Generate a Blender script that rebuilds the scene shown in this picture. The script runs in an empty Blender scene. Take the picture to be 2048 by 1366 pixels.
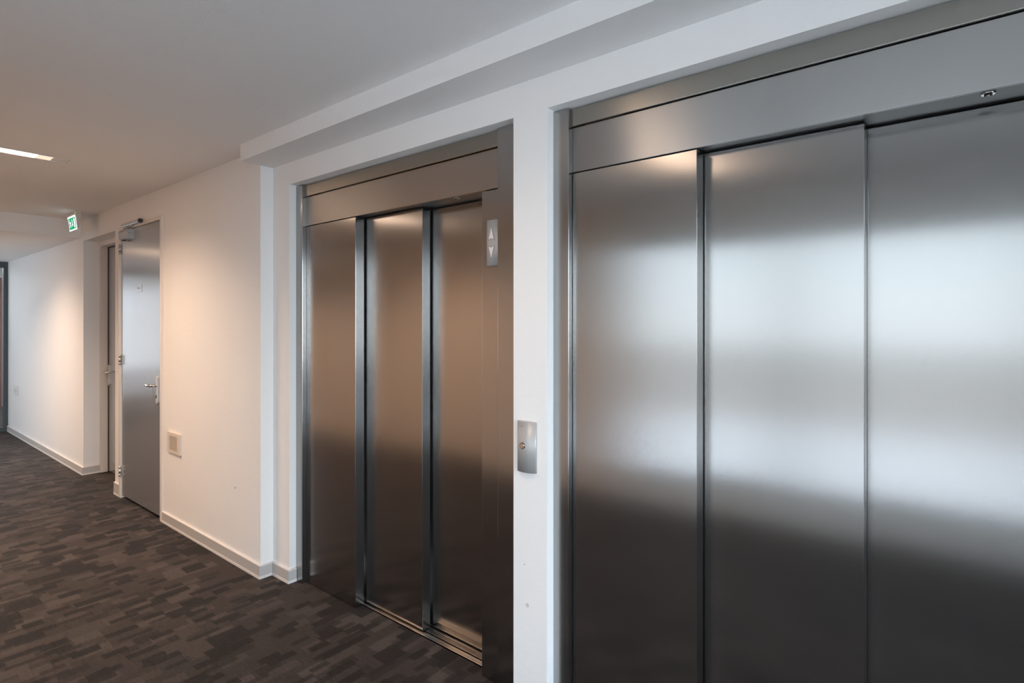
import bpy, bmesh, math, random
from mathutils import Vector, Matrix
random.seed(7)
S = bpy.context.scene
COL = S.collection

# ------------------------------------------------------------------ camera
F_PX, W_PX, H_PX = 1120.0, 2048.0, 1366.0
cam = bpy.data.cameras.new('camera')
cam.sensor_fit = 'HORIZONTAL'
cam.sensor_width = 36.0
cam.lens = 36.0 * F_PX / W_PX
cam.shift_y = -(683.0 - 646.0) / W_PX
cam.clip_start = 0.02
cam.clip_end = 400
camo = bpy.data.objects.new('camera', cam)
COL.objects.link(camo)
camo.location = (0, 0, 1.53)
camo.rotation_euler = (math.radians(90), 0, math.atan2(0.6304, 0.7761))
S.camera = camo

# ------------------------------------------------------------------ colour management
vs = S.view_settings
S.display_settings.display_device = 'sRGB'
vs.view_transform = 'Standard'
vs.look = 'None'
vs.exposure = 0.38
vs.gamma = 1.0
vs.use_curve_mapping = False
S.cycles.max_bounces = 10
S.cycles.diffuse_bounces = 6
S.cycles.glossy_bounces = 6
S.cycles.transmission_bounces = 6
S.cycles.transparent_max_bounces = 8
S.cycles.sample_clamp_indirect = 6.0
S.cycles.caustics_reflective = True
S.cycles.use_denoising = True

# ------------------------------------------------------------------ overcast sky outside
SKY = 2.25
world = bpy.data.worlds.new('overcast_sky')
S.world = world
world.use_nodes = True
nt = world.node_tree
nt.nodes.clear()
out = nt.nodes.new('ShaderNodeOutputWorld')
bg = nt.nodes.new('ShaderNodeBackground')
tc = nt.nodes.new('ShaderNodeTexCoord')
sp = nt.nodes.new('ShaderNodeSeparateXYZ')
cr = nt.nodes.new('ShaderNodeValToRGB')
nt.links.new(tc.outputs['Generated'], sp.inputs[0])
nt.links.new(sp.outputs['Z'], cr.inputs[0])
cr.color_ramp.elements[0].position = 0.0
cr.color_ramp.elements[0].color = (0.86, 0.93, 1.0, 1)
cr.color_ramp.elements[1].position = 0.6
cr.color_ramp.elements[1].color = (0.62, 0.78, 1.0, 1)
nt.links.new(cr.outputs[0], bg.inputs[0])
# the sky is brighter towards +X
mr = nt.nodes.new('ShaderNodeMapRange')
mr.interpolation_type = 'SMOOTHSTEP'
mr.inputs['From Min'].default_value = 0.45
mr.inputs['From Max'].default_value = 1.0
mr.inputs['To Min'].default_value = SKY
mr.inputs['To Max'].default_value = SKY * 3.8
nt.links.new(sp.outputs['X'], mr.inputs['Value'])
nt.links.new(mr.outputs[0], bg.inputs[1])
nt.links.new(bg.outputs[0], out.inputs[0])


def portal(name, loc, rot, sx, sy):
    L = bpy.data.lights.new(name, 'AREA')
    L.shape = 'RECTANGLE'
    L.size, L.size_y = sx, sy
    L.cycles.is_portal = True
    o = bpy.data.objects.new(name, L)
    o.location = loc
    o.rotation_euler = rot
    COL.objects.link(o)


WIN = [(-2.4, 1.6, 0.20, 2.24), (-10.42, -8.2, 0.05, 2.36)]     # windows in the wall behind the camera: x0, x1, z0, z1
YF = -0.85                                                     # inner face of that wall
for i, (a, b, c, d) in enumerate(WIN):
    portal('daylight_portal_%d' % i, ((a + b) / 2, YF - 0.30, (c + d) / 2), (math.radians(90), 0, 0), b - a, d - c)
END_WIN = (-0.78, 1.55, 0.05, 2.48)                             # window in the right end wall: y0, y1, z0, z1
portal('daylight_portal_end', (2.05, 0.38, 1.26), (0, math.radians(90), 0), 2.43, 2.33)

LAMP_W = 27.5                                                  # watts of each recessed strip light
LAMP = 13.0                                                    # strength of the warm strip lights
LAMP_RGB = (1.0, 0.72, 0.52)

# sun on the paving outside, coming from over the building so that none falls through the windows
sun = bpy.data.lights.new('sun', 'SUN')
sun.energy = 11.0
sun.color = (1.0, 0.96, 0.90)
sun.angle = math.radians(2)
suno = bpy.data.objects.new('sun', sun)
suno.rotation_euler = (math.radians(-40), 0, 0)
COL.objects.link(suno)


# ------------------------------------------------------------------ materials
def new_mat(name):
    m = bpy.data.materials.new(name)
    m.use_nodes = True
    n = m.node_tree.nodes
    b = n.get('Principled BSDF')
    return m, m.node_tree, b


def simple(name, rgb, rough=0.5, metal=0.0, spec=0.5):
    m, t, b = new_mat(name)
    b.inputs['Base Color'].default_value = (*rgb, 1)
    b.inputs['Roughness'].default_value = rough
    b.inputs['Metallic'].default_value = metal
    b.inputs['Specular IOR Level'].default_value = spec
    return m


def obj_coords(t):
    g = t.nodes.new('ShaderNodeNewGeometry')
    return g.outputs['Position']


def noise(t, vec, scale, detail=3, rough=0.5):
    n = t.nodes.new('ShaderNodeTexNoise')
    n.inputs['Scale'].default_value = scale
    n.inputs['Detail'].default_value = detail
    n.inputs['Roughness'].default_value = rough
    t.links.new(vec, n.inputs['Vector'])
    return n.outputs['Fac']


def mapping(t, vec, scale=(1, 1, 1), loc=(0, 0, 0), rot=(0, 0, 0)):
    m = t.nodes.new('ShaderNodeMapping')
    m.inputs['Scale'].default_value = scale
    m.inputs['Location'].default_value = loc
    m.inputs['Rotation'].default_value = rot
    t.links.new(vec, m.inputs['Vector'])
    return m.outputs[0]


def mth(t, op, a, b=None, c=None):
    n = t.nodes.new('ShaderNodeMath')
    n.operation = op
    for i, v in enumerate((a, b, c)):
        if v is None:
            continue
        if isinstance(v, (int, float)):
            n.inputs[i].default_value = v
        else:
            t.links.new(v, n.inputs[i])
    return n.outputs[0]


def mixc(t, fac, a, b):
    n = t.nodes.new('ShaderNodeMix')
    n.data_type = 'RGBA'
    for i, v in ((0, fac), (6, a), (7, b)):
        if isinstance(v, (int, float)):
            n.inputs[i].default_value = v
        elif isinstance(v, tuple):
            n.inputs[i].default_value = (*v, 1)
        else:
            t.links.new(v, n.inputs[i])
    return n.outputs[2]


def bump(t, b, h, strength, dist):
    n = t.nodes.new('ShaderNodeBump')
    n.inputs['Strength'].default_value = strength
    n.inputs['Distance'].default_value = dist
    t.links.new(h, n.inputs['Height'])
    t.links.new(n.outputs[0], b.inputs['Normal'])


def plaster(name, rgb, spots=()):
    m, t, b = new_mat(name)
    p = obj_coords(t)
    col = mixc(t, noise(t, p, 1.3, 4), tuple(c * 0.975 for c in rgb), rgb)
    for (x, y, z, r, k) in spots:
        d = t.nodes.new('ShaderNodeVectorMath')
        d.operation = 'DISTANCE'
        t.links.new(p, d.inputs[0])
        d.inputs[1].default_value = (x, y, z)
        dd = mth(t, 'ADD', d.outputs['Value'], mth(t, 'MULTIPLY', noise(t, p, 160, 2), r * 0.8))
        f = mth(t, 'MULTIPLY', mth(t, 'LESS_THAN', dd, r * 1.2), k)
        col = mixc(t, f, col, (0.16, 0.14, 0.13))
    t.links.new(col, b.inputs['Base Color'])
    b.inputs['Roughness'].default_value = 0.75
    b.inputs['Specular IOR Level'].default_value = 0.25
    h = mth(t, 'ADD', noise(t, p, 150, 3, 0.6), mth(t, 'MULTIPLY', noise(t, p, 40, 2), 0.8))
    bump(t, b, h, 0.35, 0.0022)
    return m


def brushed(name, rgb, tangent, rough=0.33, aniso=0.8, streak=0.02, vertical=True, metal=1.0):
    """brushed stainless steel; tangent = direction in which reflections smear (across the grain)"""
    m, t, b = new_mat(name)
    p = obj_coords(t)
    sc = (90, 90, 1.2) if vertical else (1.2, 90, 90)
    n1 = noise(t, mapping(t, p, sc), 3.0, 3)
    n2 = noise(t, mapping(t, p, (7, 7, 1.1) if vertical else (1.1, 7, 7)), 1.0, 3)
    smudge = noise(t, mapping(t, p, (2.2, 2.2, 1.6), (3, 1, 5)), 1.5, 5, 0.6)
    col = mixc(t, n1, tuple(c * (1 - streak) for c in rgb), tuple(min(1, c * (1 + streak)) for c in rgb))
    t.links.new(col, b.inputs['Base Color'])
    b.inputs['Metallic'].default_value = metal
    r = mth(t, 'ADD', mth(t, 'MULTIPLY', n2, 0.02), rough - 0.01)
    r = mth(t, 'ADD', r, mth(t, 'MULTIPLY', mth(t, 'SUBTRACT', smudge, 0.5), 0.035))
    t.links.new(r, b.inputs['Roughness'])
    b.inputs['Anisotropic'].default_value = aniso
    c = t.nodes.new('ShaderNodeCombineXYZ')
    for i in range(3):
        c.inputs[i].default_value = tangent[i]
    t.links.new(c.outputs[0], b.inputs['Tangent'])
    return m


def carpet():
    m, t, b = new_mat('carpet_tiles')
    p = obj_coords(t)
    sep = t.nodes.new('ShaderNodeSeparateXYZ')
    t.links.new(p, sep.inputs[0])
    cx = t.nodes.new('ShaderNodeCombineXYZ')
    t.links.new(sep.outputs['Y'], cx.inputs[0])
    t.links.new(sep.outputs['X'], cx.inputs[1])
    wob = t.nodes.new('ShaderNodeTexNoise')
    wob.inputs['Scale'].default_value = 70
    t.links.new(cx.outputs[0], wob.inputs['Vector'])
    wv = t.nodes.new('ShaderNodeVectorMath')
    wv.operation = 'MULTIPLY_ADD'
    t.links.new(wob.outputs['Color'], wv.inputs[0])
    wv.inputs[1].default_value = (0.008, 0.006, 0)
    t.links.new(cx.outputs[0], wv.inputs[2])
    v = wv.outputs[0]

    def brick(w, h, off, loc, freq=2, sq=1.0, sqf=2):
        n = t.nodes.new('ShaderNodeTexBrick')
        n.inputs['Scale'].default_value = 1.0
        n.inputs['Mortar Size'].default_value = 0.0
        n.inputs['Brick Width'].default_value = w
        n.inputs['Row Height'].default_value = h
        n.inputs['Color1'].default_value = (0, 0, 0, 1)
        n.inputs['Color2'].default_value = (1, 1, 1, 1)
        n.offset = off
        n.offset_frequency = freq
        n.squash = sq
        n.squash_frequency = sqf
        t.links.new(mapping(t, v, loc=(*loc, 0)), n.inputs['Vector'])
        s = t.nodes.new('ShaderNodeSeparateColor')
        t.links.new(n.outputs['Color'], s.inputs[0])
        return s.outputs[0]

    a = brick(0.098, 0.046, 0.37, (10.03, 20.11), 2, 1.3, 3)
    c = brick(0.170, 0.105, 0.43, (14.3, 21.02), 3, 0.7, 2)
    d = brick(0.085, 0.062, 0.29, (17.7, 30.37), 2, 1.3, 3)
    e = brick(0.150, 0.032, 0.61, (11.1, 37.77), 3, 0.6, 2)
    l = brick(0.110, 0.078, 0.33, (13.1, 27.15), 3, 1.3, 2)
    q = brick(0.120, 0.058, 0.47, (19.4, 25.63), 2, 0.8, 3)
    g = brick(0.50, 0.50, 0.0, (10.21, 20.34))
    dark = mth(t, 'MULTIPLY', mth(t, 'GREATER_THAN', a, 0.84), 0.9)
    dark = mth(t, 'MAXIMUM', dark, mth(t, 'MULTIPLY', mth(t, 'GREATER_THAN', c, 0.90), 0.95))
    dark = mth(t, 'MAXIMUM', dark, mth(t, 'MULTIPLY', mth(t, 'GREATER_THAN', e, 0.90), 0.7))
    dark = mth(t, 'MAXIMUM', dark, mth(t, 'MULTIPLY', mth(t, 'GREATER_THAN', q, 0.87), 0.5))
    dark = mth(t, 'MAXIMUM', dark, mth(t, 'MULTIPLY', mth(t, 'GREATER_THAN', d, 0.93), 1.0))
    light = mth(t, 'MAXIMUM', mth(t, 'MULTIPLY', mth(t, 'LESS_THAN', l, 0.20), 0.5), mth(t, 'MULTIPLY', mth(t, 'LESS_THAN', q, 0.22), 0.3))
    fib = noise(t, p, 300, 2, 0.8)
    fib2 = noise(t, p, 900, 1)
    rib = mth(t, 'ADD', mth(t, 'MULTIPLY', mth(t, 'SINE', mth(t, 'MULTIPLY', sep.outputs['Y'], 2 * math.pi / 0.0052)), 0.5), 0.5)
    col = mixc(t, g, (0.050, 0.0385, 0.033), (0.057, 0.044, 0.038))
    col = mixc(t, light, col, (0.102, 0.081, 0.070))
    col = mixc(t, dark, col, (0.020, 0.015, 0.013))
    k = mth(t, 'ADD', mth(t, 'MULTIPLY', mth(t, 'ADD', fib, fib2), 1.2), -0.2)
    k = mth(t, 'MULTIPLY', mth(t, 'MAXIMUM', k, 0.15), mth(t, 'ADD', mth(t, 'MULTIPLY', noise(t, p, 60, 3, 0.6), 0.6), 0.7))
    k = mth(t, 'MULTIPLY', k, mth(t, 'ADD', mth(t, 'MULTIPLY', mth(t, 'MULTIPLY', rib, mth(t, 'ADD', light, 0.25)), 0.6), 0.85))
    hv = t.nodes.new('ShaderNodeVectorMath')
    hv.operation = 'SCALE'
    t.links.new(col, hv.inputs[0])
    t.links.new(k, hv.inputs['Scale'])
    t.links.new(hv.outputs[0], b.inputs['Base Color'])
    b.inputs['Roughness'].default_value = 0.6
    b.inputs['Specular IOR Level'].default_value = 0.14
    b.inputs['Sheen Weight'].default_value = 0.03
    b.inputs['Sheen Roughness'].default_value = 0.4
    h = mth(t, 'ADD', fib, mth(t, 'MULTIPLY', rib, 0.5))
    bump(t, b, h, 0.8, 0.003)
    return m


def emit(name, rgb, s):
    m = bpy.data.materials.new(name)
    m.use_nodes = True
    t = m.node_tree
    t.nodes.clear()
    o = t.nodes.new('ShaderNodeOutputMaterial')
    e = t.nodes.new('ShaderNodeEmission')
    e.inputs[0].default_value = (*rgb, 1)
    e.inputs[1].default_value = s
    t.links.new(e.outputs[0], o.inputs[0])
    return m


def glass():
    m = bpy.data.materials.new('clear_glass')
    m.use_nodes = True
    t = m.node_tree
    t.nodes.clear()
    o = t.nodes.new('ShaderNodeOutputMaterial')
    tr = t.nodes.new('ShaderNodeBsdfTransparent')
    tr.inputs[0].default_value = (0.93, 0.95, 0.95, 1)
    gl = t.nodes.new('ShaderNodeBsdfGlossy')
    gl.inputs['Roughness'].default_value = 0.02
    fr = t.nodes.new('ShaderNodeFresnel')
    fr.inputs[0].default_value = 1.45
    mx = t.nodes.new('ShaderNodeMixShader')
    t.links.new(fr.outputs[0], mx.inputs[0])
    t.links.new(tr.outputs[0], mx.inputs[1])
    t.links.new(gl.outputs[0], mx.inputs[2])
    t.links.new(mx.outputs[0], o.inputs[0])
    return m


STEEL = (0.405, 0.398, 0.390)
M = dict(
    wall=plaster('white_plaster', (0.86, 0.855, 0.845),
                 [(-4.0, 1.655, 0.75, 0.0, 0.0), (-3.612, 1.655, 0.482, 0.010, 0.5), (-1.33, 1.733, 0.43, 0.010, 0.35), (-1.345, 1.733, 0.585, 0.005, 0.3)]),
    ceil=plaster('white_ceiling', (0.90, 0.895, 0.885),
                 [(-2.3, 1.25, 2.57, 0.0, 0.0)]),
    tan=plaster('tan_plaster', (0.80, 0.62, 0.48)),
    base=simple('grey_baseboard', (0.52, 0.50, 0.48), 0.45),
    caulk_and_highlight=simple('pale_sealant_and_highlight', (0.78, 0.74, 0.71), 0.6),  # also the painted highlight along the skirting's top edge
    panel=brushed('brushed_steel_vertical', STEEL, (0.8, 0.6, 0), 0.19, 0.82),
    soffit=simple('dull_steel', (0.16, 0.16, 0.155), 0.4, 0.8),
    headsteel=brushed('brushed_steel_head', (0.385, 0.37, 0.338), (0, 0.6, 0.8), 0.25, 0.6, vertical=False),
    fascia=brushed('brushed_steel_horizontal', (0.43, 0.425, 0.417), (0, 0.6, 0.8), 0.31, 0.88, vertical=False),
    sill=brushed('aluminium_sill', (0.62, 0.56, 0.50), (0, 1, 0), 0.30, 0.7, vertical=False),
    dark=simple('dark_gap', (0.01, 0.01, 0.01), 0.8),
    frame=simple('cream_door_frame', (0.74, 0.70, 0.66), 0.4),
    leaf=brushed('grey_metallic_laminate', (0.50, 0.50, 0.51), (0.8, 0.6, 0), 0.25, 0.7, metal=0.75),
    alu=simple('satin_aluminium', (0.62, 0.62, 0.61), 0.35, 0.9),
    chrome=simple('polished_steel', (0.72, 0.70, 0.68), 0.14, 1.0),
    plate=simple('satin_plate', (0.70, 0.70, 0.70), 0.4, 0.6),
    closer=simple('silver_painted_closer', (0.42, 0.43, 0.43), 0.4, 0.3),
    black=simple('black_plastic', (0.015, 0.015, 0.015), 0.4),
    white=simple('white_plastic', (0.75, 0.73, 0.70), 0.4),
    vent=simple('cream_plastic', (0.74, 0.66, 0.58), 0.45),
    silver=simple('silver_housing', (0.46, 0.45, 0.44), 0.42, 0.25),
    arrow=simple('frosted_arrow', (0.80, 0.72, 0.72), 0.5),
    anth=simple('anthracite_metal', (0.055, 0.075, 0.085), 0.4),
    glass=glass(),
    carpet=carpet(),
    lamp=emit('warm_strip', LAMP_RGB, LAMP),
    lamp_dim=emit('warm_strip_dimmed', LAMP_RGB, LAMP * 0.8),
    lampend=emit('warm_strip_end', (1.0, 0.74, 0.55), 0.9),
    green=emit('sign_green', (0.0, 0.36, 0.10), 0.85),
    signwhite=emit('sign_white', (0.86, 0.86, 1.0), 1.0),
    led=emit('status_led', (0.45, 0.9, 0.05), 1.0),
    signbody=simple('sign_housing', (0.66, 0.63, 0.58), 0.4),
    redwood=simple('red_brown_laminate', (0.22, 0.085, 0.07), 0.4),
    paper=simple('white_paper', (0.8, 0.8, 0.8), 0.7),
    concrete=plaster('outdoor_paving', (0.40, 0.41, 0.43)),
    facade=simple('outdoor_facade', (0.24, 0.235, 0.235), 0.8),
)


# ------------------------------------------------------------------ mesh helpers
class MB:
    def __init__(self):
        self.bm = bmesh.new()
        self.mats = []

    def mi(self, m):
        if m is None:
            m = self.mats[0] if self.mats else None
        if m not in self.mats:
            self.mats.append(m)
        return self.mats.index(m)

    def box(self, x0, x1, y0, y1, z0, z1, m=None, bev=0.0, seg=2):
        b2 = bmesh.new()
        r = bmesh.ops.create_cube(b2, size=1.0)
        for v in b2.verts:
            v.co = Vector((x0 + (v.co.x + .5) * (x1 - x0), y0 + (v.co.y + .5) * (y1 - y0), z0 + (v.co.z + .5) * (z1 - z0)))
        if bev > 0:
            bmesh.ops.bevel(b2, geom=list(b2.edges), offset=bev, segments=seg, profile=0.5, affect='EDGES')
        self.merge(b2, m)
        return self

    def merge(self, b2, m=None, mat=None):
        i = self.mi(m) if (m or self.mats) else 0
        vm = {}
        for v in b2.verts:
            vm[v] = self.bm.verts.new(mat @ v.co if mat else v.co)
        for f in b2.faces:
            try:
                nf = self.bm.faces.new([vm[v] for v in f.verts])
                nf.material_index = i
                nf.smooth = f.smooth
            except ValueError:
                pass
        b2.free()

    def prism(self, pts, fn, d0, d1, m=None, bev=0.0, seg=2, smooth=False):
        """pts: 2D outline; fn(u, v, d) -> 3D"""
        b2 = bmesh.new()
        A = [b2.verts.new(fn(u, v, d0)) for u, v in pts]
        B = [b2.verts.new(fn(u, v, d1)) for u, v in pts]
        n = len(pts)
        b2.faces.new(A)
        b2.faces.new(B[::-1])
        for i in range(n):
            f = b2.faces.new((A[i], B[i], B[(i + 1) % n], A[(i + 1) % n]))
            f.smooth = smooth
        bmesh.ops.recalc_face_normals(b2, faces=b2.faces[:])
        if bev > 0:
            es = [e for e in b2.edges if (e.verts[0] in B and e.verts[1] in B)]
            bmesh.ops.bevel(b2, geom=es, offset=bev, segments=seg, profile=0.5, affect='EDGES')
        self.merge(b2, m)
        return self

    def cyl(self, p0, p1, r, m=None, n=20, r2=None, smooth=True):
        p0, p1 = Vector(p0), Vector(p1)
        ax = (p1 - p0)
        q = ax.to_track_quat('Z', 'Y').to_matrix()
        b2 = bmesh.new()
        r2 = r if r2 is None else r2
        A, B = [], []
        for k in range(n):
            a = 2 * math.pi * k / n
            dv = q @ Vector((math.cos(a), math.sin(a), 0))
            A.append(b2.verts.new(p0 + dv * r))
            B.append(b2.verts.new(p1 + dv * r2))
        b2.faces.new(A[::-1])
        b2.faces.new(B)
        for k in range(n):
            f = b2.faces.new((A[k], A[(k + 1) % n], B[(k + 1) % n], B[k]))
            f.smooth = smooth
        self.merge(b2, m)
        return self

    def tube(self, pts, r, m=None, n=14):
        pts = [Vector(p) for p in pts]
        b2 = bmesh.new()
        rings = []
        up = Vector((0, 0, 1))
        for i, p in enumerate(pts):
            d = (pts[min(i + 1, len(pts) - 1)] - pts[max(i - 1, 0)]).normalized()
            s = d.cross(up)
            s = s.normalized() if s.length > 1e-4 else Vector((1, 0, 0))
            w = s.cross(d).normalized()
            rings.append([b2.verts.new(p + (s * math.cos(2 * math.pi * k / n) + w * math.sin(2 * math.pi * k / n)) * r) for k in range(n)])
        for a, c in zip(rings, rings[1:]):
            for k in range(n):
                f = b2.faces.new((a[k], a[(k + 1) % n], c[(k + 1) % n], c[k]))
                f.smooth = True
        b2.faces.new(rings[0][::-1])
        b2.faces.new(rings[-1])
        bmesh.ops.recalc_face_normals(b2, faces=b2.faces[:])
        self.merge(b2, m)
        return self

    def build(self, name, mat=None, parent=None, origin=None, **props):
        me = bpy.data.meshes.new(name)
        bmesh.ops.recalc_face_normals(self.bm, faces=self.bm.faces[:])
        org = Vector(origin) if origin is not None else Vector((0, 0, 0))
        if parent is not None:
            org = world_loc(parent) if origin is None else org
        for v in self.bm.verts:
            v.co -= org
        self.bm.to_mesh(me)
        self.bm.free()
        if mat:
            me.materials.append(mat)
        else:
            for x in self.mats:
                me.materials.append(x)
        o = bpy.data.objects.new(name, me)
        COL.objects.link(o)
        if parent is not None:
            o.parent = parent
            o.location = org - world_loc(parent)
        else:
            o.location = org
        for k, v in props.items():
            o[k] = v
        return o


def world_loc(o):
    v = Vector(o.location)
    while o.parent:
        o = o.parent
        v += Vector(o.location)
    return v


def empty(name, loc, label=None, category=None, group=None, kind=None):
    o = bpy.data.objects.new(name, None)
    o.empty_display_size = 0.1
    o.location = loc
    COL.objects.link(o)
    if label: o['label'] = label
    if category: o['category'] = category
    if group: o['group'] = group
    if kind: o['kind'] = kind
    return o


def copy_tree(o, dx, parent=None):
    c = o.copy()
    COL.objects.link(c)
    c.parent = parent
    if parent is None:
        c.location = o.location + Vector(dx)
    for ch in [x for x in bpy.data.objects if x.parent == o]:
        copy_tree(ch, dx, c)
    return c


# ------------------------------------------------------------------ dimensions
Y1, Y2 = 1.655, 1.733           # left stretch of the wall; recessed stretch around the elevators
ZC, ZL, ZS = 2.57, 2.392, 2.474  # ceiling; lower ceiling at far left; soffit above the elevators
XB, XR, XE = -3.286, 1.75, -10.53  # step into the recess; right end; glazed far end
OP = 2.346                      # top of the elevator openings
TOP = 2.9
XA0, XA1 = -6.90, -5.93         # alcove
XD0, XD1 = -5.785, -4.80        # grey door opening
EX0, EX1 = -3.097, -1.400       # elevator opening
DX = 1.8605                     # distance between the two elevators

# ------------------------------------------------------------------ shell
mb = MB()
mb.box(XE - 0.02, XR + 0.2, YF - 0.25, 1.845, -0.15, 0)
mb.box(-7.2, -4.6, 1.845, 2.2, -0.15, 0)
mb.box(-13.7, XE - 0.02, -2.6, 3.2, -0.15, 0)
mb.build('floor', M['carpet'], kind='structure', label='dark brown patterned carpet tiles along the corridor')

mb = MB()
mb.box(-6.983, XR + 0.2, YF - 0.25, 1.7, ZC, ZC + 0.3)
mb.box(XE - 0.05, -6.983, YF - 0.25, 1.7, ZL, ZC + 0.3)
ceil = mb.build('ceiling', M['ceil'], kind='structure', label='white plaster ceiling stepping down at the far end')

mb = MB()
mb.box(XB, XR, 1.535, Y2 + 0.02, ZS, ZC + 0.005)
mb.build('trim_1', M['wall'], kind='structure', label='white ceiling drop running along above both elevators')

mb = MB()
YB = 2.35
mb.box(XE, XA0, Y1, YB, 0, TOP)
mb.box(XA0, XA1, Y1, YB, 2.357, TOP)
mb.box(XA1, XD0, Y1, YB, 0, TOP)
mb.box(XD0, XD1, Y1, YB, 2.362, TOP)
mb.box(XD1, XB, Y1, YB, 0, TOP)
mb.box(XB, EX0, Y2, YB, 0, TOP)
mb.box(EX0, EX1, Y2, YB, OP, TOP)
mb.box(EX1, EX0 + DX, Y2, YB, 0, TOP)
mb.box(EX0 + DX, EX1 + DX, Y2, YB, OP, TOP)
mb.box(EX1 + DX, XR, Y2, YB, 0, TOP)
mb.build('wall_back', M['wall'], kind='structure', label='white wall holding the elevators and doors')

mb = MB()   # dark shafts behind openings
mb.box(XE, XR + 0.2, YB, YB + 0.1, 0, TOP)
mb.build('wall_shaft', M['dark'], kind='structure')

mb = MB()   # wall behind the camera, with window openings
segs = [(XE, WIN[1][0]), (WIN[1][1], WIN[0][0]), (WIN[0][1], XR)]
for a, b in segs[:1] + segs[2:]:
    mb.box(a, b, YF - 0.25, YF, 0, ZC)
MB().box(segs[1][0], segs[1][1], YF - 0.25, YF, 0, ZC).build('wall_opposite', M['tan'], kind='structure')
for a, b, c, d in WIN:
    mb.box(a, b, YF - 0.25, YF, 0, c)
    mb.box(a, b, YF - 0.25, YF, d, ZC)
mb.build('wall_front', M['wall'], kind='structure')
mb = MB()
ya, yb, za, zb = END_WIN
mb.box(XR, XR + 0.2, YF - 0.25, ya, 0, TOP)
mb.box(XR, XR + 0.2, yb, YB, 0, TOP)
mb.box(XR, XR + 0.2, ya, yb, 0, za)
mb.box(XR, XR + 0.2, ya, yb, zb, TOP)
mb.build('wall_right', M['wall'], kind='structure')

# ------------------------------------------------------------------ windows behind the camera
for i, (a, b, c, d) in enumerate(WIN):
    w = MB()
    yf0, yf1 = YF - 0.16, YF - 0.10
    fw = 0.055
    w.box(a, b, yf0, yf1, c, c + fw)
    w.box(a, b, yf0, yf1, d - fw, d)
    n = 3 if i == 0 else 1
    xs = [-1.07, 0.45] if i == 0 else []
    w.box(a, a + fw, yf0, yf1, c + fw, d - fw)
    w.box(b - fw, b, yf0, yf1, c + fw, d - fw)
    for x in xs:
        w.box(x - 0.06, x + 0.06, yf0, yf1, c + fw, d - fw)
    wo = w.build('window_%d' % (i + 2), M['anth'], kind='structure')
    edges = [a + fw] + [v for x in xs for v in (x - 0.06, x + 0.06)] + [b - fw]
    for k in range(0, len(edges), 2):
        MB().box(edges[k], edges[k + 1], YF - 0.133, YF - 0.127, c + fw, d - fw).build('window_pane', M['glass'], wo)

w = MB()
w.box(XR + 0.08, XR + 0.14, ya, yb, za, za + 0.055)
w.box(XR + 0.08, XR + 0.14, ya, yb, zb - 0.055, zb)
w.box(XR + 0.08, XR + 0.14, ya, ya + 0.055, za + 0.055, zb - 0.055)
w.box(XR + 0.08, XR + 0.14, yb - 0.055, yb, za + 0.055, zb - 0.055)
wo = w.build('window_4', M['anth'], kind='structure')
MB().box(XR + 0.105, XR + 0.111, ya + 0.055, yb - 0.055, za + 0.055, zb - 0.055).build('window_pane', M['glass'], wo)

# world outside those windows
MB().box(-60, 60, -60, 40, -3.2, -3.0).build('ground_outside', M['concrete'], kind='structure')
MB().box(-45, 30, -34, -24, -3.0, 0.1).build('facade_outside', M['facade'], kind='structure')

# ------------------------------------------------------------------ glazed far end and the room beyond
w = MB()
w.box(XE - 0.07, XE, YF, Y1, 2.308, ZL)
w.box(XE - 0.07, XE, YF, Y1, 0, 0.058)
w.box(XE - 0.07, XE, 1.606, Y1, 0.058, 2.308)
w.box(XE - 0.07, XE, YF, YF + 0.05, 0.058, 2.308)
w.box(XE - 0.07, XE, 0.50, 0.56, 0.058, 2.308)
w.box(XE - 0.052, XE + 0.006, 1.628, 1.645, 0.03, 2.34)
wo = w.build('window_1', M['anth'], kind='structure', label='anthracite framed glass partition closing the corridor')
MB().box(XE - 0.04, XE - 0.034, 0.56, 1.606, 0.058, 2.308).build('window_pane', M['glass'], wo)
MB().box(XE - 0.04, XE - 0.034, YF + 0.05, 0.50, 0.058, 2.308).build('window_pane', M['glass'], wo)
mb = MB()
FW = (-2.4, 0.2, 0.55, 2.28)
mb.box(-13.9, -13.7, -2.6, FW[0], 0, 2.7)
mb.box(-13.9, -13.7, FW[1], 3.2, 0, 2.7)
mb.box(-13.9, -13.7, FW[0], FW[1], 0, FW[2])
mb.box(-13.9, -13.7, FW[0], FW[1], FW[3], 2.7)
mb.box(-13.7, XE - 0.075, 3.2, 3.4, 0, 2.7)
mb.box(-13.7, XE - 0.075, -2.8, -2.6, 0, 2.7)
mb.box(XE - 0.3, XE - 0.075, Y1 + 0.02, 3.2, 0, 2.7)
mb.box(-13.9, XE - 0.075, -2.8, 3.4, 2.5, 2.7)
mb.build('wall_far', M['wall'], kind='structure')
portal('daylight_portal_far', (-14.0, -1.1, 1.41), (0, math.radians(-90), 0), 1.73, 2.6)
cb = empty('cupboard', (-13.5, 1.2, 0), 'red-brown tall cupboard in the room beyond the glass partition', 'cupboard')
MB().box(-13.69, -13.4, 0.3, 2.02, 0, 2.34, bev=0.004).build('cabinet_body', M['redwood'], cb)
for k in range(3):
    y0 = 0.31 + k * 0.57
    d_ = MB().box(-13.4, -13.38, y0, y0 + 0.56, 0.06, 2.32, bev=0.003).build('door', M['redwood'], cb)
MB().box(-13.379, -13.376, 1.74, 1.99, 0.75, 1.2).build('notice_sheet', M['paper'], None, kind='thing',
    label='white sheet of paper on the red-brown cupboard beyond the glass', category='paper')
L = bpy.data.lights.new('far_room_fill', 'AREA')  # added fill light to brighten the far room, no fixture there
L.shape = 'RECTANGLE'; L.size = 1.6; L.size_y = 2.5; L.energy = 90; L.color = (0.86, 0.93, 1.0)
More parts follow.
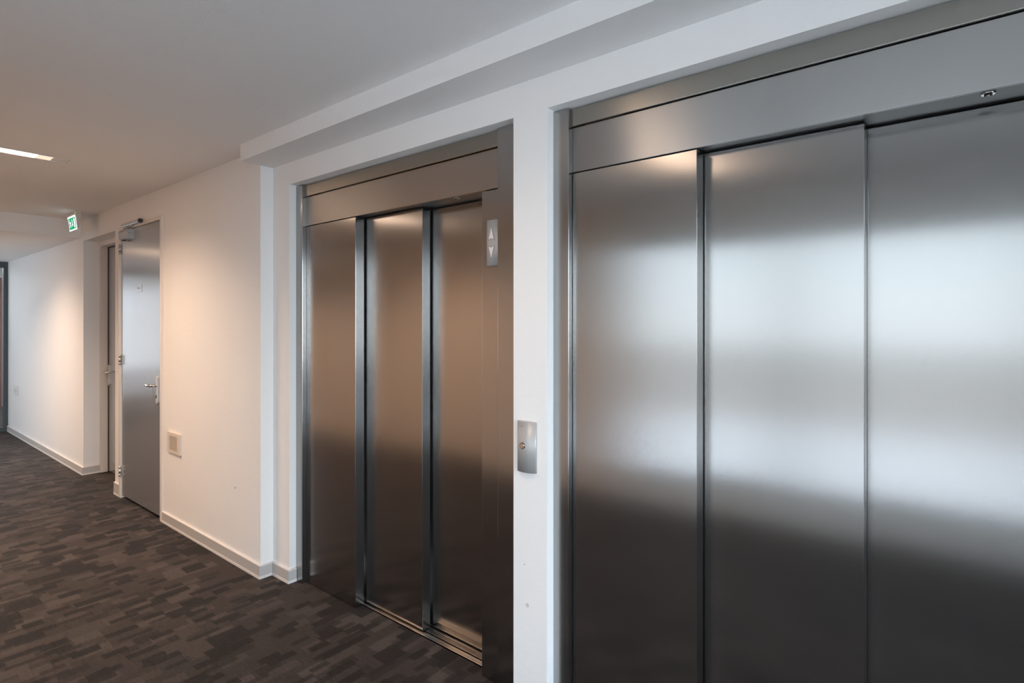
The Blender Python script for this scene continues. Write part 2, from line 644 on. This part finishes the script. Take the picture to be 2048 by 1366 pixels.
lo = bpy.data.objects.new('far_room_fill', L)
lo.location = (-12.2, 0.2, 2.48)
COL.objects.link(lo)

# ------------------------------------------------------------------ baseboards
def skirting(mb, axis, a, b, face, sign=-1, top=0.080):
    """axis 'x': runs along X on plane y=face; axis 'y': runs along Y on plane x=face (towards +X)"""
    for (t0, z0, z1, m) in ((0.012, 0.016, top - 0.006, M['base']), (0.013, top - 0.006, top, M['caulk_and_highlight']), (0.014, 0.0, 0.016, M['caulk_and_highlight'])):  # pale top strip paints the edge highlight; the bottom strip is sealant
        if axis == 'x':
            mb.box(a, b, face - t0, face, z0, z1, m)
        else:
            mb.box(face, face + t0, a, b, z0, z1, m)


sb = MB()
skirting(sb, 'x', XE, XA0 + 0.012, Y1)
skirting(sb, 'y', Y1, 1.79, XA0)
skirting(sb, 'x', XA1, XD0, Y1, top=0.108)
skirting(sb, 'x', XD1 + 0.002, XB + 0.012, Y1, top=0.082)
skirting(sb, 'y', Y1, Y2 - 0.012, XB)
skirting(sb, 'x', XB, EX0 + 0.012, Y2)
skirting(sb, 'y', Y2, 1.773, EX0)
skirting(sb, 'x', EX1, EX0 + DX, Y2)
skirting(sb, 'x', EX1 + DX, XR, Y2)
sb.build('baseboard_back', None, kind='structure', label='low grey skirting with pale sealant line')

# ------------------------------------------------------------------ elevators
def elevator():
    root = empty('elevator_entrance', (-2.25, 1.80, 0))
    MB().box(EX0, -3.027, 1.775, 1.90, 0, OP - 0.004, bev=0.0022).build('left_jamb', M['panel'], root)
    j = MB().box(-1.520, EX1, 1.775, 1.90, 0, OP - 0.004, bev=0.0022)
    j.build('right_jamb', M['panel'], root)
    MB().box(-1.632, -1.5205, 1.802, 1.93, 0, 2.0975, bev=0.0015).build('jamb_panel', M['panel'], root)
    MB().box(-3.0265, -1.5205, 1.791, 1.90, 2.275, OP - 0.006, bev=0.001).build('head_strip', M['headsteel'], root)
    f = MB()
    f.box(-3.0265, -1.5205, 1.8035, 1.815, 2.1035, 2.272, bev=0.0012)
    so = MB().box(-3.0265, -1.5205, 1.816, 2.02, 2.1045, 2.12).build('soffit_plate', M['soffit'], root)
    fo = f.build('fascia', M['fascia'], root)
    lk = MB()
    lk.cyl((-1.819, 1.836, 2.1045), (-1.819, 1.836, 2.1005), 0.0155, M['chrome'], 24, 0.0135)
    lk.cyl((-1.819, 1.836, 2.1005), (-1.819, 1.836, 2.0985), 0.0085, M['dark'], 20)
    lk.cyl((-1.819, 1.836, 2.1005), (-1.819, 1.836, 2.0975), 0.005, M['alu'], 3)
    lk.build('release_lock', None, so)
    for (x0, x1, y0, y1, z0) in ((-3.0255, -2.5455, 1.802, 1.858, 0.003), (-2.60, -2.0865, 1.8675, 1.919, 0.010), (-2.14, -1.60, 1.929, 1.965, 0.010)):
        p = MB().box(x0, x1, y0, y1, z0, 2.0985, bev=0.0016).build('door_panel', M['panel'], root)
    s = MB()
    zt = 0.004
    s.box(-3.05, -1.56, 1.846, 2.02, -0.03, -0.006)
    y = 1.846
    for (wd, h) in ((0.010, 0.006), (0.004, 0.002), (0.006, 0.004), (0.016, 0.001), (0.003, 0.006), (0.003, 0.0), (0.003, 0.004), (0.003, 0.0),
                    (0.003, 0.004), (0.003, 0.0), (0.003, 0.004), (0.003, 0.0), (0.003, 0.004), (0.003, 0.0), (0.006, 0.004), (0.003, 0.001),
                    (0.004, 0.004), (0.008, -0.003), (0.02, 0.004), (0.04, 0.002)):
        s.box(-3.05, -1.56, y, y + wd - 0.0004, -0.006, h)
        y += wd
    s.build('sill', M['sill'], root)
    return root


e1 = elevator()
e2 = copy_tree(e1, (DX, 0, 0))
e1['label'] = 'further elevator entrance of brown-looking brushed steel, beside the white wall with the vent'
e2['label'] = 'nearest elevator entrance of bright brushed steel filling the right of the view'
for e in (e1, e2):
    e['category'] = 'elevator'
    e['group'] = 'steel elevator entrances in the white wall'

# ------------------------------------------------------------------ arrow indicator on the first elevator's jamb
def dome_profile(x0, x1, depth, edge, n=14):
    """outline in (x, y-offset) of a shallow arched housing"""
    pts = [(x0, 0.0)]
    for k in range(n + 1):
        u = k / n
        x = x0 + (x1 - x0) * u
        e = abs(2 * u - 1)
        y = edge + (depth - edge) * (1 - e ** 2.6)
        pts.append((x, -y))
    pts.append((x1, 0.0))
    return pts


ind = empty('elevator_indicator', (-1.562, 1.802, 1.77), 'slim silver direction indicator with up and down arrows on the steel jamb', 'indicator')
b = MB()
IX0, IX1 = -1.598, -1.526
b.prism(dome_profile(IX0, IX1, 0.013, 0.006), lambda u, v, d: (u, 1.802 + v, d), 1.772, 1.968, smooth=True)
b.build('housing', M['silver'], ind)
xc, hw = (IX0 + IX1) / 2 - 0.004, 0.0155
for nm, z0, s in (('up_arrow', 1.884, 1), ('down_arrow', 1.856, -1)):
    pts = [(xc - hw, z0), (xc, z0 + s * 0.006), (xc + hw, z0), (xc, z0 + s * 0.052)]
    ar = MB().prism([(u, v) for u, v in pts], lambda u, v, d: (u, 1.802 - d, v), 0.010, 0.0142).build(nm, M['arrow'], ind)
    pts2 = [(xc + (u - xc) * 1.16, z0 + (v - z0) * 1.08 - s * 0.0015) for u, v in pts]
    MB().prism(pts2, lambda u, v, d: (u, 1.802 - d, v), 0.009, 0.0135).build('arrow_rim', M['black'], ar)
MB().cyl((xc, 1.80, 1.870), (xc, 1.7885, 1.870), 0.011, None, 24).build('centre_disc', M['silver'], ind)

# ------------------------------------------------------------------ call button panel on the pier
cp = empty('call_panel', (-1.327, Y2, 0.95), 'satin metal call panel with one round button on the white pier', 'call panel')
b = MB()
PX0, PX1 = -1.371, -1.284
pts = [(PX0, 0), (PX0, -0.011), (PX0 + 0.004, -0.0150), (PX0 + 0.016, -0.0190), (PX0 + 0.034, -0.0215), (PX0 + 0.052, -0.0215), (PX0 + 0.062, -0.0195), (PX0 + 0.072, -0.0150), (PX0 + 0.081, -0.0095), (PX1 - 0.001, -0.0060), (PX1, -0.003), (PX1, 0)]
b.prism(pts, lambda u, v, d: (u, Y2 + v, d), 0.951, 1.147, smooth=True)
b.build('housing', M['silver'], cp)
bx, bz = -1.338, 1.054
b = MB()
b.cyl((bx, Y2 - 0.018, bz), (bx, Y2 - 0.0232, bz), 0.0125, M['black'], 28)
ring = b
b = MB()
b.cyl((bx, Y2 - 0.018, bz), (bx, Y2 - 0.0255, bz), 0.0108, M['chrome'], 28, 0.0098)
bt = b.build('button', None, cp)
ring.build('button_ring', None, bt)
b = MB()
for k in range(4):          # barely raised letter-like maker's mark near the top edge
    xx = PX0 + 0.020 + k * 0.0062
    b.box(xx, xx + 0.0012, Y2 - 0.0218, Y2 - 0.018, 1.1265, 1.1325)
    b.box(xx, xx + 0.0042, Y2 - 0.0218, Y2 - 0.018, 1.1315, 1.1325)
b.build('embossed_mark', M['silver'], cp)

# ------------------------------------------------------------------ grey door with closer
dr = empty('door_1', (-5.3, Y1, 0), 'tall grey door in a cream frame with a silver closer', None, None, 'structure')
f = MB()
f.box(XD0, -5.742, 1.641, 1.75, 0, 2.362, bev=0.002)
f.box(-4.838, XD1, 1.641, 1.75, 0, 2.362, bev=0.002)
f.box(-5.742, -4.838, 1.641, 1.75, 2.330, 2.362, bev=0.002)
f.box(-5.742, -4.838, 1.72, 1.75, 0, 2.33)
f.build('door_frame', M['frame'], dr)
lf = MB().box(-5.738, -4.841, 1.650, 1.700, 0.030, 2.325, bev=0.001).build('door_leaf', M['leaf'], dr)
for z in (2.13, 1.165, 0.192):
    h = MB()
    h.cyl((-5.741, 1.636, z), (-5.741, 1.636, z + 0.022), 0.0085, M['alu'], 16)
    h.cyl((-5.741, 1.636, z + 0.0235), (-5.741, 1.636, z + 0.0635), 0.0085, M['alu'], 16)
    h.cyl((-5.741, 1.636, z + 0.065), (-5.741, 1.636, z + 0.087), 0.0085, M['alu'], 16)
    h.box(-5.741, -5.705, 1.6475, 1.6505, z, z + 0.087, M['alu'])
    h.build('hinge', None, dr)


def lever_set(parent, px0, px1, z0, z1, yface, zl, direction, reach, security=True):
    """back plate, lever and key cylinder on a face looking towards -Y"""
    cxp = (px0 + px1) / 2
    r = (px1 - px0) / 2
    pts = [(cxp + r * math.cos(a), z1 - r + r * math.sin(a)) for a in [math.pi * k / 10 for k in range(11)]]
    pts += [(cxp + r * math.cos(a), z0 + r + r * math.sin(a)) for a in [math.pi + math.pi * k / 10 for k in range(11)]]
    dpt = 0.014
    b = MB()
    b.prism(pts, lambda u, v, d: (u, yface - d, v), 0.0, dpt, bev=0.002)
    b.build('handle_plate', M['plate'], parent)
    yo = yface - dpt
    path = [(cxp, yo, zl), (cxp, yo - 0.022, zl), (cxp + direction * 0.004, yo - 0.034, zl), (cxp + direction * 0.014, yo - 0.042, zl),
            (cxp + direction * 0.03, yo - 0.044, zl), (cxp + direction * (reach - 0.02), yo - 0.044, zl - 0.001),
            (cxp + direction * (reach - 0.006), yo - 0.040, zl), (cxp + direction * reach, yo - 0.028, zl), (cxp + direction * reach, yo - 0.010, zl)]
    b = MB()
    b.tube(path, 0.0095)
    b.cyl((cxp, yo, zl), (cxp, yo - 0.006, zl), 0.0125)
    b.build('handle', M['chrome'], parent)
    if security:
        b = MB()
        zc = zl - 0.072
        b.cyl((cxp, yo, zc), (cxp, yo - 0.006, zc), 0.0085, M['chrome'], 20)
        b.box(cxp - 0.005, cxp + 0.005, yo - 0.005, yo, zc - 0.024, zc - 0.004, M['black'])
        b.build('lock_cylinder', None, parent)


lever_set(lf, -4.908, -4.872, 0.900, 1.118, 1.650, 1.043, -1, 0.115)
nb = MB().box(-5.372, -5.243, 1.647, 1.650, 1.785, 1.850, M['leaf'], 0.0008)
nb.box(-5.345, -5.272, 1.6464, 1.6472, 1.812, 1.823, M['base'])
nb.build('name_plate', None, lf)
cl = empty('door_closer', (-5.5, 1.65, 2.25), 'silver overhead door closer with guide rail at the top of the grey door', 'door closer')
b = MB()
pts = [(1.650, 2.240), (1.612, 2.240), (1.604, 2.250), (1.602, 2.300), (1.606, 2.318), (1.650, 2.320)]
b.prism(pts, lambda u, v, d: (d, u, v), -5.655, -5.432)
b.build('closer_body', M['closer'], cl)
b = MB()
b.cyl((-5.60, 1.627, 2.240), (-5.60, 1.627, 2.232), 0.014, None, 20)
b.build('spindle_cap', M['black'], cl)
b = MB()
for z, yy in ((2.283, 1.614), (2.283, 1.627), (2.283, 1.640)):
    b.cyl((-5.432, yy, z), (-5.430, yy, z), 0.0028, None, 10)
b.build('end_screw', M['black'], cl)
b = MB()
b.box(-5.64, -5.232, 1.617, 1.641, 2.352, 2.376, bev=0.002)
b.box(-5.63, -5.24, 1.621, 1.637, 2.349, 2.353, M['black'])
b.build('guide_rail', M['alu'], cl)
MB().box(-5.232, -5.205, 1.615, 1.641, 2.349, 2.378, bev=0.001).build('rail_end_cap', M['black'], cl)
b = MB()
b.box(-5.61, -5.595, 1.620, 1.634, 2.320, 2.336)
b.box(-5.612, -5.42, 1.621, 1.633, 2.334, 2.341)
b.box(-5.435, -5.42, 1.622, 1.634, 2.338, 2.352)
b.build('closer_arm', M['alu'], cl)

# ------------------------------------------------------------------ recessed door in the alcove
dr = empty('door_2', (-6.4, 1.86, 0), 'grey door recessed in the alcove behind the tall grey door', None, None, 'structure')
f = MB()
f.box(XA0, -6.872, 1.790, 1.90, 0, 2.357, bev=0.0015)
f.box(-5.97, XA1, 1.790, 1.90, 0, 2.357, bev=0.0015)
f.box(-6.872, -5.97, 1.790, 1.90, 2.312, 2.357, bev=0.0015)
f.build('door_frame', M['frame'], dr)
b = MB()
b.box(-6.872, -6.858, 1.853, 1.90, 0, 2.312)
b.box(-6.872, -5.97, 1.853, 1.90, 2.300, 2.312)
b.build('dark_gap_strip', M['black'], dr)  # black strips put the shade of the gap around the leaf into colour
lf = MB().box(-6.858, -5.975, 1.858, 1.898, 0.008, 2.300, bev=0.001).build('door_leaf', M['leaf'], dr)
lever_set(lf, -6.84, -6.805, 0.89, 1.10, 1.858, 1.03, 1, 0.115, False)
MB().box(XA0, XA1, 1.90, 1.95, 0, 2.357).build('wall_alcove', M['dark'], kind='structure')
MB().box(XD0, XD1, 1.752, 1.80, 0, 2.362).build('wall_door_recess', M['dark'], kind='structure')

# ------------------------------------------------------------------ vent grille
vg = empty('vent_grille', (-4.57, Y1, 0.56), 'small cream slatted vent grille low on the white wall beside the grey door', 'vent')
b = MB()
x0, x1, z0, z1 = -4.690, -4.456, 0.560, 0.712
ix0, ix1, iz0, iz1 = -4.660, -4.505, 0.582, 0.690
b.box(x0, x1, Y1 - 0.014, Y1, z0, iz0)
b.box(x0, x1, Y1 - 0.014, Y1, iz1, z1)
b.box(x0, ix0, Y1 - 0.014, Y1, iz0, iz1)
b.box(ix1, x1, Y1 - 0.014, Y1, iz0, iz1)
b.build('vent_frame', M['vent'], vg)
MB().box(ix0, ix1, Y1 - 0.004, Y1, iz0, iz1).build('vent_back', M['dark'], vg)
b = MB()
n = 12
for k in range(n):
    z = iz0 + (k + 0.5) * (iz1 - iz0) / n
    b.box(ix0, ix1, Y1 - 0.013, Y1 - 0.009, z - 0.0019, z + 0.0019)
b.build('slats', M['vent'], vg)

# ------------------------------------------------------------------ wall socket
ws = empty('wall_socket', (-9.96, Y1, 0.56), 'white double wall socket low on the far end of the white wall', 'socket')
MB().box(-10.06, -9.87, Y1 - 0.014, Y1, 0.558, 0.682, bev=0.003).build('cover_plate', M['white'], ws)
for x in (-10.012, -9.918):
    b = MB()
    b.cyl((x, Y1 - 0.012, 0.62), (x, Y1 - 0.0155, 0.62), 0.028, M['caulk_and_highlight'], 24)
    b.cyl((x, Y1 - 0.0150, 0.62), (x, Y1 - 0.0158, 0.62), 0.021, M['base'], 24)
    b.build('socket_outlet', None, ws)

# ------------------------------------------------------------------ exit sign
es = empty('exit_sign', (-6.525, 1.49, ZC), 'illuminated green and white emergency exit sign hung under the ceiling', 'exit sign')
SX0, SX1 = -6.650, -6.400
b = MB()
prof = [(1.474, 2.570), (1.474, 2.533), (1.479, 2.50), (1.484, 2.45), (1.492, 2.402), (1.498, 2.402), (1.512, 2.44), (1.516, 2.50), (1.516, 2.570)]
b.prism(prof, lambda u, v, d: (d, u, v), SX0 + 0.004, SX1, bev=0.0)
b.build('housing', M['signbody'], es)


def sgn(u, v):
    """panel surface: u 0..1 along X, v 0..1 from bottom to top; slightly curved"""
    z = 2.400 + 0.132 * v
    y = 1.488 - 0.0185 * v - 0.004 * math.sin(v * math.pi) * -1
    return Vector((SX0 + (SX1 - SX0) * u, y, z))


def patch(mb, poly_u0, poly_u1, v0, v1, off, m, n=8):
    """curved quad strip; u0/u1 functions or constants of v"""
    b2 = bmesh.new()
    row = []
    for k in range(n + 1):
        v = v0 + (v1 - v0) * k / n
        a = poly_u0(v) if callable(poly_u0) else poly_u0
        c = poly_u1(v) if callable(poly_u1) else poly_u1
        p, q = sgn(a, v), sgn(c, v)
        p.y -= off
        q.y -= off
        row.append((b2.verts.new(p), b2.verts.new(q)))
    for k in range(n):
        b2.faces.new((row[k][0], row[k][1], row[k + 1][1], row[k + 1][0]))
    mb.merge(b2, m)


def poly(mb, pts, off, m):
    b2 = bmesh.new()
    vsx = []
    for u, v in pts:
        p = sgn(u, v)
        p.y -= off
        vsx.append(b2.verts.new(p))
    b2.faces.new(vsx)
    mb.merge(b2, m)


b = MB()
patch(b, 0.0, 1.0, 0.0, 1.0, 0.001, M['signwhite'])
patch(b, 0.08, 0.93, 0.10, 0.87, 0.002, M['green'])
patch(b, 0.70, 0.86, 0.16, 0.80, 0.0028, M['signwhite'])          # doorway
patch(b, 0.475, 0.555, 0.42, 0.78, 0.0028, M['signwhite'])        # down arrow
poly(b, [(0.42, 0.44), (0.61, 0.44), (0.515, 0.24)], 0.0028, M['signwhite'])
# running figure
poly(b, [(0.25 + 0.035 * math.cos(a), 0.74 + 0.062 * math.sin(a)) for a in [2 * math.pi * k / 12 for k in range(12)]], 0.0028, M['signwhite'])
poly(b, [(0.20, 0.66), (0.29, 0.66), (0.30, 0.46), (0.21, 0.44)], 0.0028, M['signwhite'])
poly(b, [(0.29, 0.64), (0.37, 0.55), (0.36, 0.51), (0.28, 0.57)], 0.0028, M['signwhite'])
poly(b, [(0.20, 0.66), (0.12, 0.58), (0.13, 0.54), (0.21, 0.60)], 0.0028, M['signwhite'])
poly(b, [(0.23, 0.46), (0.30, 0.46), (0.37, 0.34), (0.36, 0.18), (0.33, 0.18), (0.33, 0.32)], 0.0028, M['signwhite'])
poly(b, [(0.21, 0.46), (0.27, 0.44), (0.21, 0.28), (0.12, 0.26), (0.12, 0.30), (0.18, 0.32)], 0.0028, M['signwhite'])
b.build('sign_panel', None, es)
MB().box(-6.418, -6.408, 1.4725, 1.4745, 2.546, 2.556).build('status_light', M['led'], es)
MB().box(SX0 + 0.0, SX0 + 0.05, 1.479, 1.51, 2.535, 2.570).build('mounting_bracket', M['vent'], es)

# ------------------------------------------------------------------ recessed strip lights
def strip_light(x, y0, y1, z, label, lamp, watts):
    root = empty('ceiling_light', (x, (y0 + y1) / 2, z), label, 'light')
    h = 0.055
    f = MB()
    f.box(x - h - 0.006, x - h + 0.002, y0, y1, z - 0.003, z + 0.045)
    f.box(x + h - 0.002, x + h + 0.006, y0, y1, z - 0.003, z + 0.045)
    f.box(x - h, x + h, y0, y0 + 0.008, z - 0.003, z + 0.045)
    f.box(x - h, x + h, y1 - 0.008, y1, z - 0.003, z + 0.045)
    f.build('light_frame', M['alu'], root)
    MB().box(x - h + 0.002, x + h - 0.002, y0 + 0.10, y1 - 0.16, z - 0.001, z + 0.012).build('diffuser', lamp, root)
    MB().box(x - h + 0.002, x + h - 0.002, y1 - 0.16, y1 - 0.085, z - 0.001, z + 0.012).build('diffuser_end', M['lampend'], root)
    MB().box(x - h + 0.002, x + h - 0.002, y1 - 0.085, y1 - 0.008, z + 0.006, z + 0.012).build('end_reflector', M['chrome'], root)
    L = bpy.data.lights.new('strip_light_lamp', 'AREA')
    L.shape = 'RECTANGLE'
    L.size, L.size_y = 2 * h - 0.02, y1 - y0 - 0.28
    L.energy = watts
    L.color = LAMP_RGB
    L.spread = math.radians(138)
    lo = bpy.data.objects.new('strip_light_lamp', L)
    lo.location = (x, (y0 + y1) / 2 - 0.03, z - 0.003)
    COL.objects.link(lo)
    return root


strip_light(-4.493, -0.20, 1.00, ZC - 0.0005, 'recessed linear light glowing warm white in the ceiling at the left edge', M['lamp'], LAMP_W)
strip_light(-1.40, -0.20, 1.00, ZC - 0.0005, 'recessed linear light in the ceiling in front of the elevators', M['lamp_dim'], LAMP_W * 0.25)
strip_light(-7.60, -0.20, 1.00, ZL - 0.0005, 'recessed linear light in the lowered ceiling beyond the exit sign', M['lamp'], LAMP_W)
